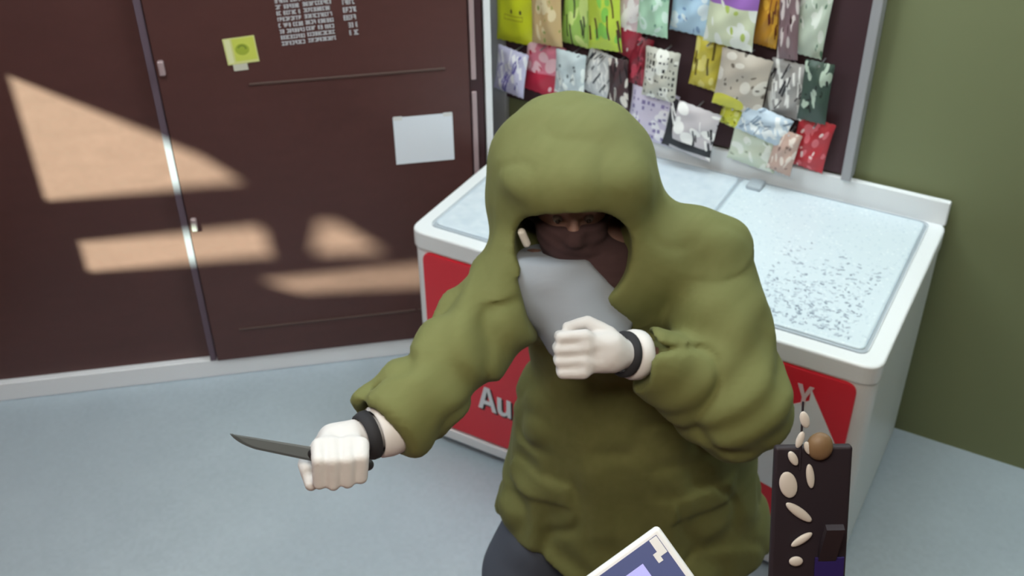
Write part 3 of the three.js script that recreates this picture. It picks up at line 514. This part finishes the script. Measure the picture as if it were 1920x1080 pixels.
// ---------------------------------------------------------------- till counter and what stands on it
{
  const o = thing('till_counter', 'brown till counter with dark top', 'counter', [0.3, 0, -0.98]);
  mesh('worktop', box(3.0, 0.04, 0.78, 0, 0.93, 0, 0.008), M(rgb(0.22, 0.11, 0.09), 0.5), o);
  mesh('front_panel', box(2.9, 0.91, 0.03, 0, 0.455, -0.33), M(rgb(0.24, 0.09, 0.06), 0.6), o);
  for (const s of [-1, 1]) mesh('side_panel', box(0.03, 0.91, 0.62, s * 1.435, 0.455, 0), M(rgb(0.24, 0.09, 0.06), 0.6), o);
}
{ // till screen facing the cashier, set at an angle
  const o = thing('till_screen', 'white framed till touchscreen with navy display at the counter', 'screen', [0.27, 0.95, -1.08]);
  const mFr = M(rgb(0.78, 0.8, 0.84), 0.4);
  const nrm = V(-0.10, 0.70, 0.70).normalize(), ex = V(1, 0, 0), ey = new THREE.Vector3(); ex.addScaledVector(nrm, -ex.dot(nrm)).normalize(); ey.crossVectors(nrm, ex);
  const q = new THREE.Quaternion().setFromRotationMatrix(new THREE.Matrix4().makeBasis(ex, ey, nrm)).multiply(new THREE.Quaternion().setFromAxisAngle(V(0, 0, 1), SCR_ROT));
  const put = (g, m, name, par) => { g.applyQuaternion(q); g.translate(...SCR_POS); return mesh(name, g, m, par); };
  const W = 0.26, Hh = 0.20, b = 0.011;      // the corner in view is the plate's top right (+W/2, +H/2)
  const housing = put(box(W, Hh, 0.022, -W / 2, -Hh / 2, -0.006, 0.008), mFr, 'housing', o);
  const disp = put(box(W - 2 * b, Hh - 2 * b, 0.002, -W / 2, -Hh / 2, 0.0055), M(rgb(0.035, 0.042, 0.10), 0.25, { emissive: rgb(0.10, 0.12, 0.26), emissiveIntensity: 0.5 }), 'display', o);
  const tile = M(rgb(0.3, 0.3, 0.6), 0.3, { emissive: rgb(0.45, 0.45, 0.9), emissiveIntensity: 0.5 });
  put(box(0.06, 0.04, 0.0006, -0.085, -0.055, 0.0068), tile, 'window_tile', disp); put(box(0.06, 0.04, 0.0006, -0.155, -0.055, 0.0068), tile, 'window_tile', disp);
  put(box(0.014, 0.030, 0.001, -b - 0.008, -b - 0.016, 0.007, 0.0004), mFr, 'menu_bar', disp); put(box(0.009, 0.016, 0.001, -b - 0.0185, -b - 0.030, 0.007, 0.0004), mFr, 'menu_bar', disp);
  mesh('stand', new THREE.CylinderGeometry(0.02, 0.028, 0.24, 20).translate(-0.12 + SCR_POS[0], 0.12, SCR_POS[2] + 0.1), M(rgb(0.05, 0.05, 0.055), 0.4), o);
  mesh('base', new THREE.CylinderGeometry(0.085, 0.09, 0.014, 32).translate(-0.12 + SCR_POS[0], 0.007, SCR_POS[2] + 0.1), M(rgb(0.05, 0.05, 0.055), 0.4), o);
  const l = new THREE.RectAreaLight(rgb(0.4, 0.45, 0.9), 0.6, W - 2 * b, Hh - 2 * b); l.position.set(-W / 2, -Hh / 2, 0.008).applyQuaternion(q).add(V(...SCR_POS)); l.quaternion.copy(q).multiply(new THREE.Quaternion().setFromAxisAngle(V(0, 1, 0), Math.PI)); o.add(l);
}
{ // dark counter stand hung with white key tags
  const o = thing('key_tag_stand', 'dark counter stand hung with small white tags', 'display stand', [0.53, 0.95, -1.20]);
  const mB = M(rgb(0.018, 0.011, 0.018), 0.6), mV = M(rgb(0.025, 0.015, 0.12), 0.4), mT = M(rgb(0.62, 0.57, 0.53), 0.5);
  // board leans back; its own frame: x right, y up the board
  const bd = new THREE.Group(); bd.name = 'board'; bd.rotation.x = -0.38; bd.position.set(0, 0.03, 0.02); o.add(bd);
  const Wd = 0.13;
  const bo = mesh('panel', box(Wd, 0.45, 0.018, -0.03, 0.225, 0, 0.006), mB, bd);
  mesh('violet_card', box(0.05, 0.22, 0.004, 0.005, 0.14, 0.011, 0.001), mV, bd);
  mesh('brown_cap', new THREE.SphereGeometry(0.022, 20, 14).scale(1, 1.1, 0.7).translate(-0.022, 0.452, 0.012), M(rgb(0.20, 0.12, 0.06), 0.5), bd);
  const T = [[-0.05, 0.50, 0.016, 0.03, 0.3], [-0.056, 0.465, 0.013, 0.03, -0.3], [-0.066, 0.432, 0.014, 0.028, 0.5], [-0.042, 0.45, 0.013, 0.024, 0.4], [-0.072, 0.385, 0.030, 0.048, 0.25], [-0.036, 0.40, 0.014, 0.044, 0.15], [-0.052, 0.335, 0.056, 0.017, -0.65], [-0.045, 0.285, 0.042, 0.014, 0.6], [-0.053, 0.245, 0.024, 0.018, 0], [-0.085, 0.205, 0.045, 0.015, 0.05], [-0.03, 0.19, 0.02, 0.03, 0.3]];
  for (const [x, y, w, h, r] of T) { const g = new THREE.SphereGeometry(0.5, 16, 10).scale(w, h, 0.009); g.rotateZ(r); g.translate(x, y, 0.014); mesh('tag', g, mT, bd); }
  mesh('wire_hook', new THREE.CylinderGeometry(0.002, 0.002, 0.12, 8).translate(-0.053, 0.47, 0.010), mB, bd);
  mesh('foot', box(0.16, 0.018, 0.2, -0.03, 0.009, 0.0, 0.006), mB, o);
  mesh('strut', box(0.03, 0.34, 0.012, 0, 0.17, -0.09).rotateX(0.1), mB, o);
}

// ---------------------------------------------------------------- turn the finished place so that the rack wall lies along x
{
  const Y = V(0, 1, 0), q = new THREE.Quaternion().setFromAxisAngle(Y, -ANGF);
  for (const o of [...scene.children, camera]) { o.position.applyAxisAngle(Y, -ANGF); o.quaternion.premultiply(q); }
  camera.updateMatrixWorld(true);
}
renderer.render(scene, camera);
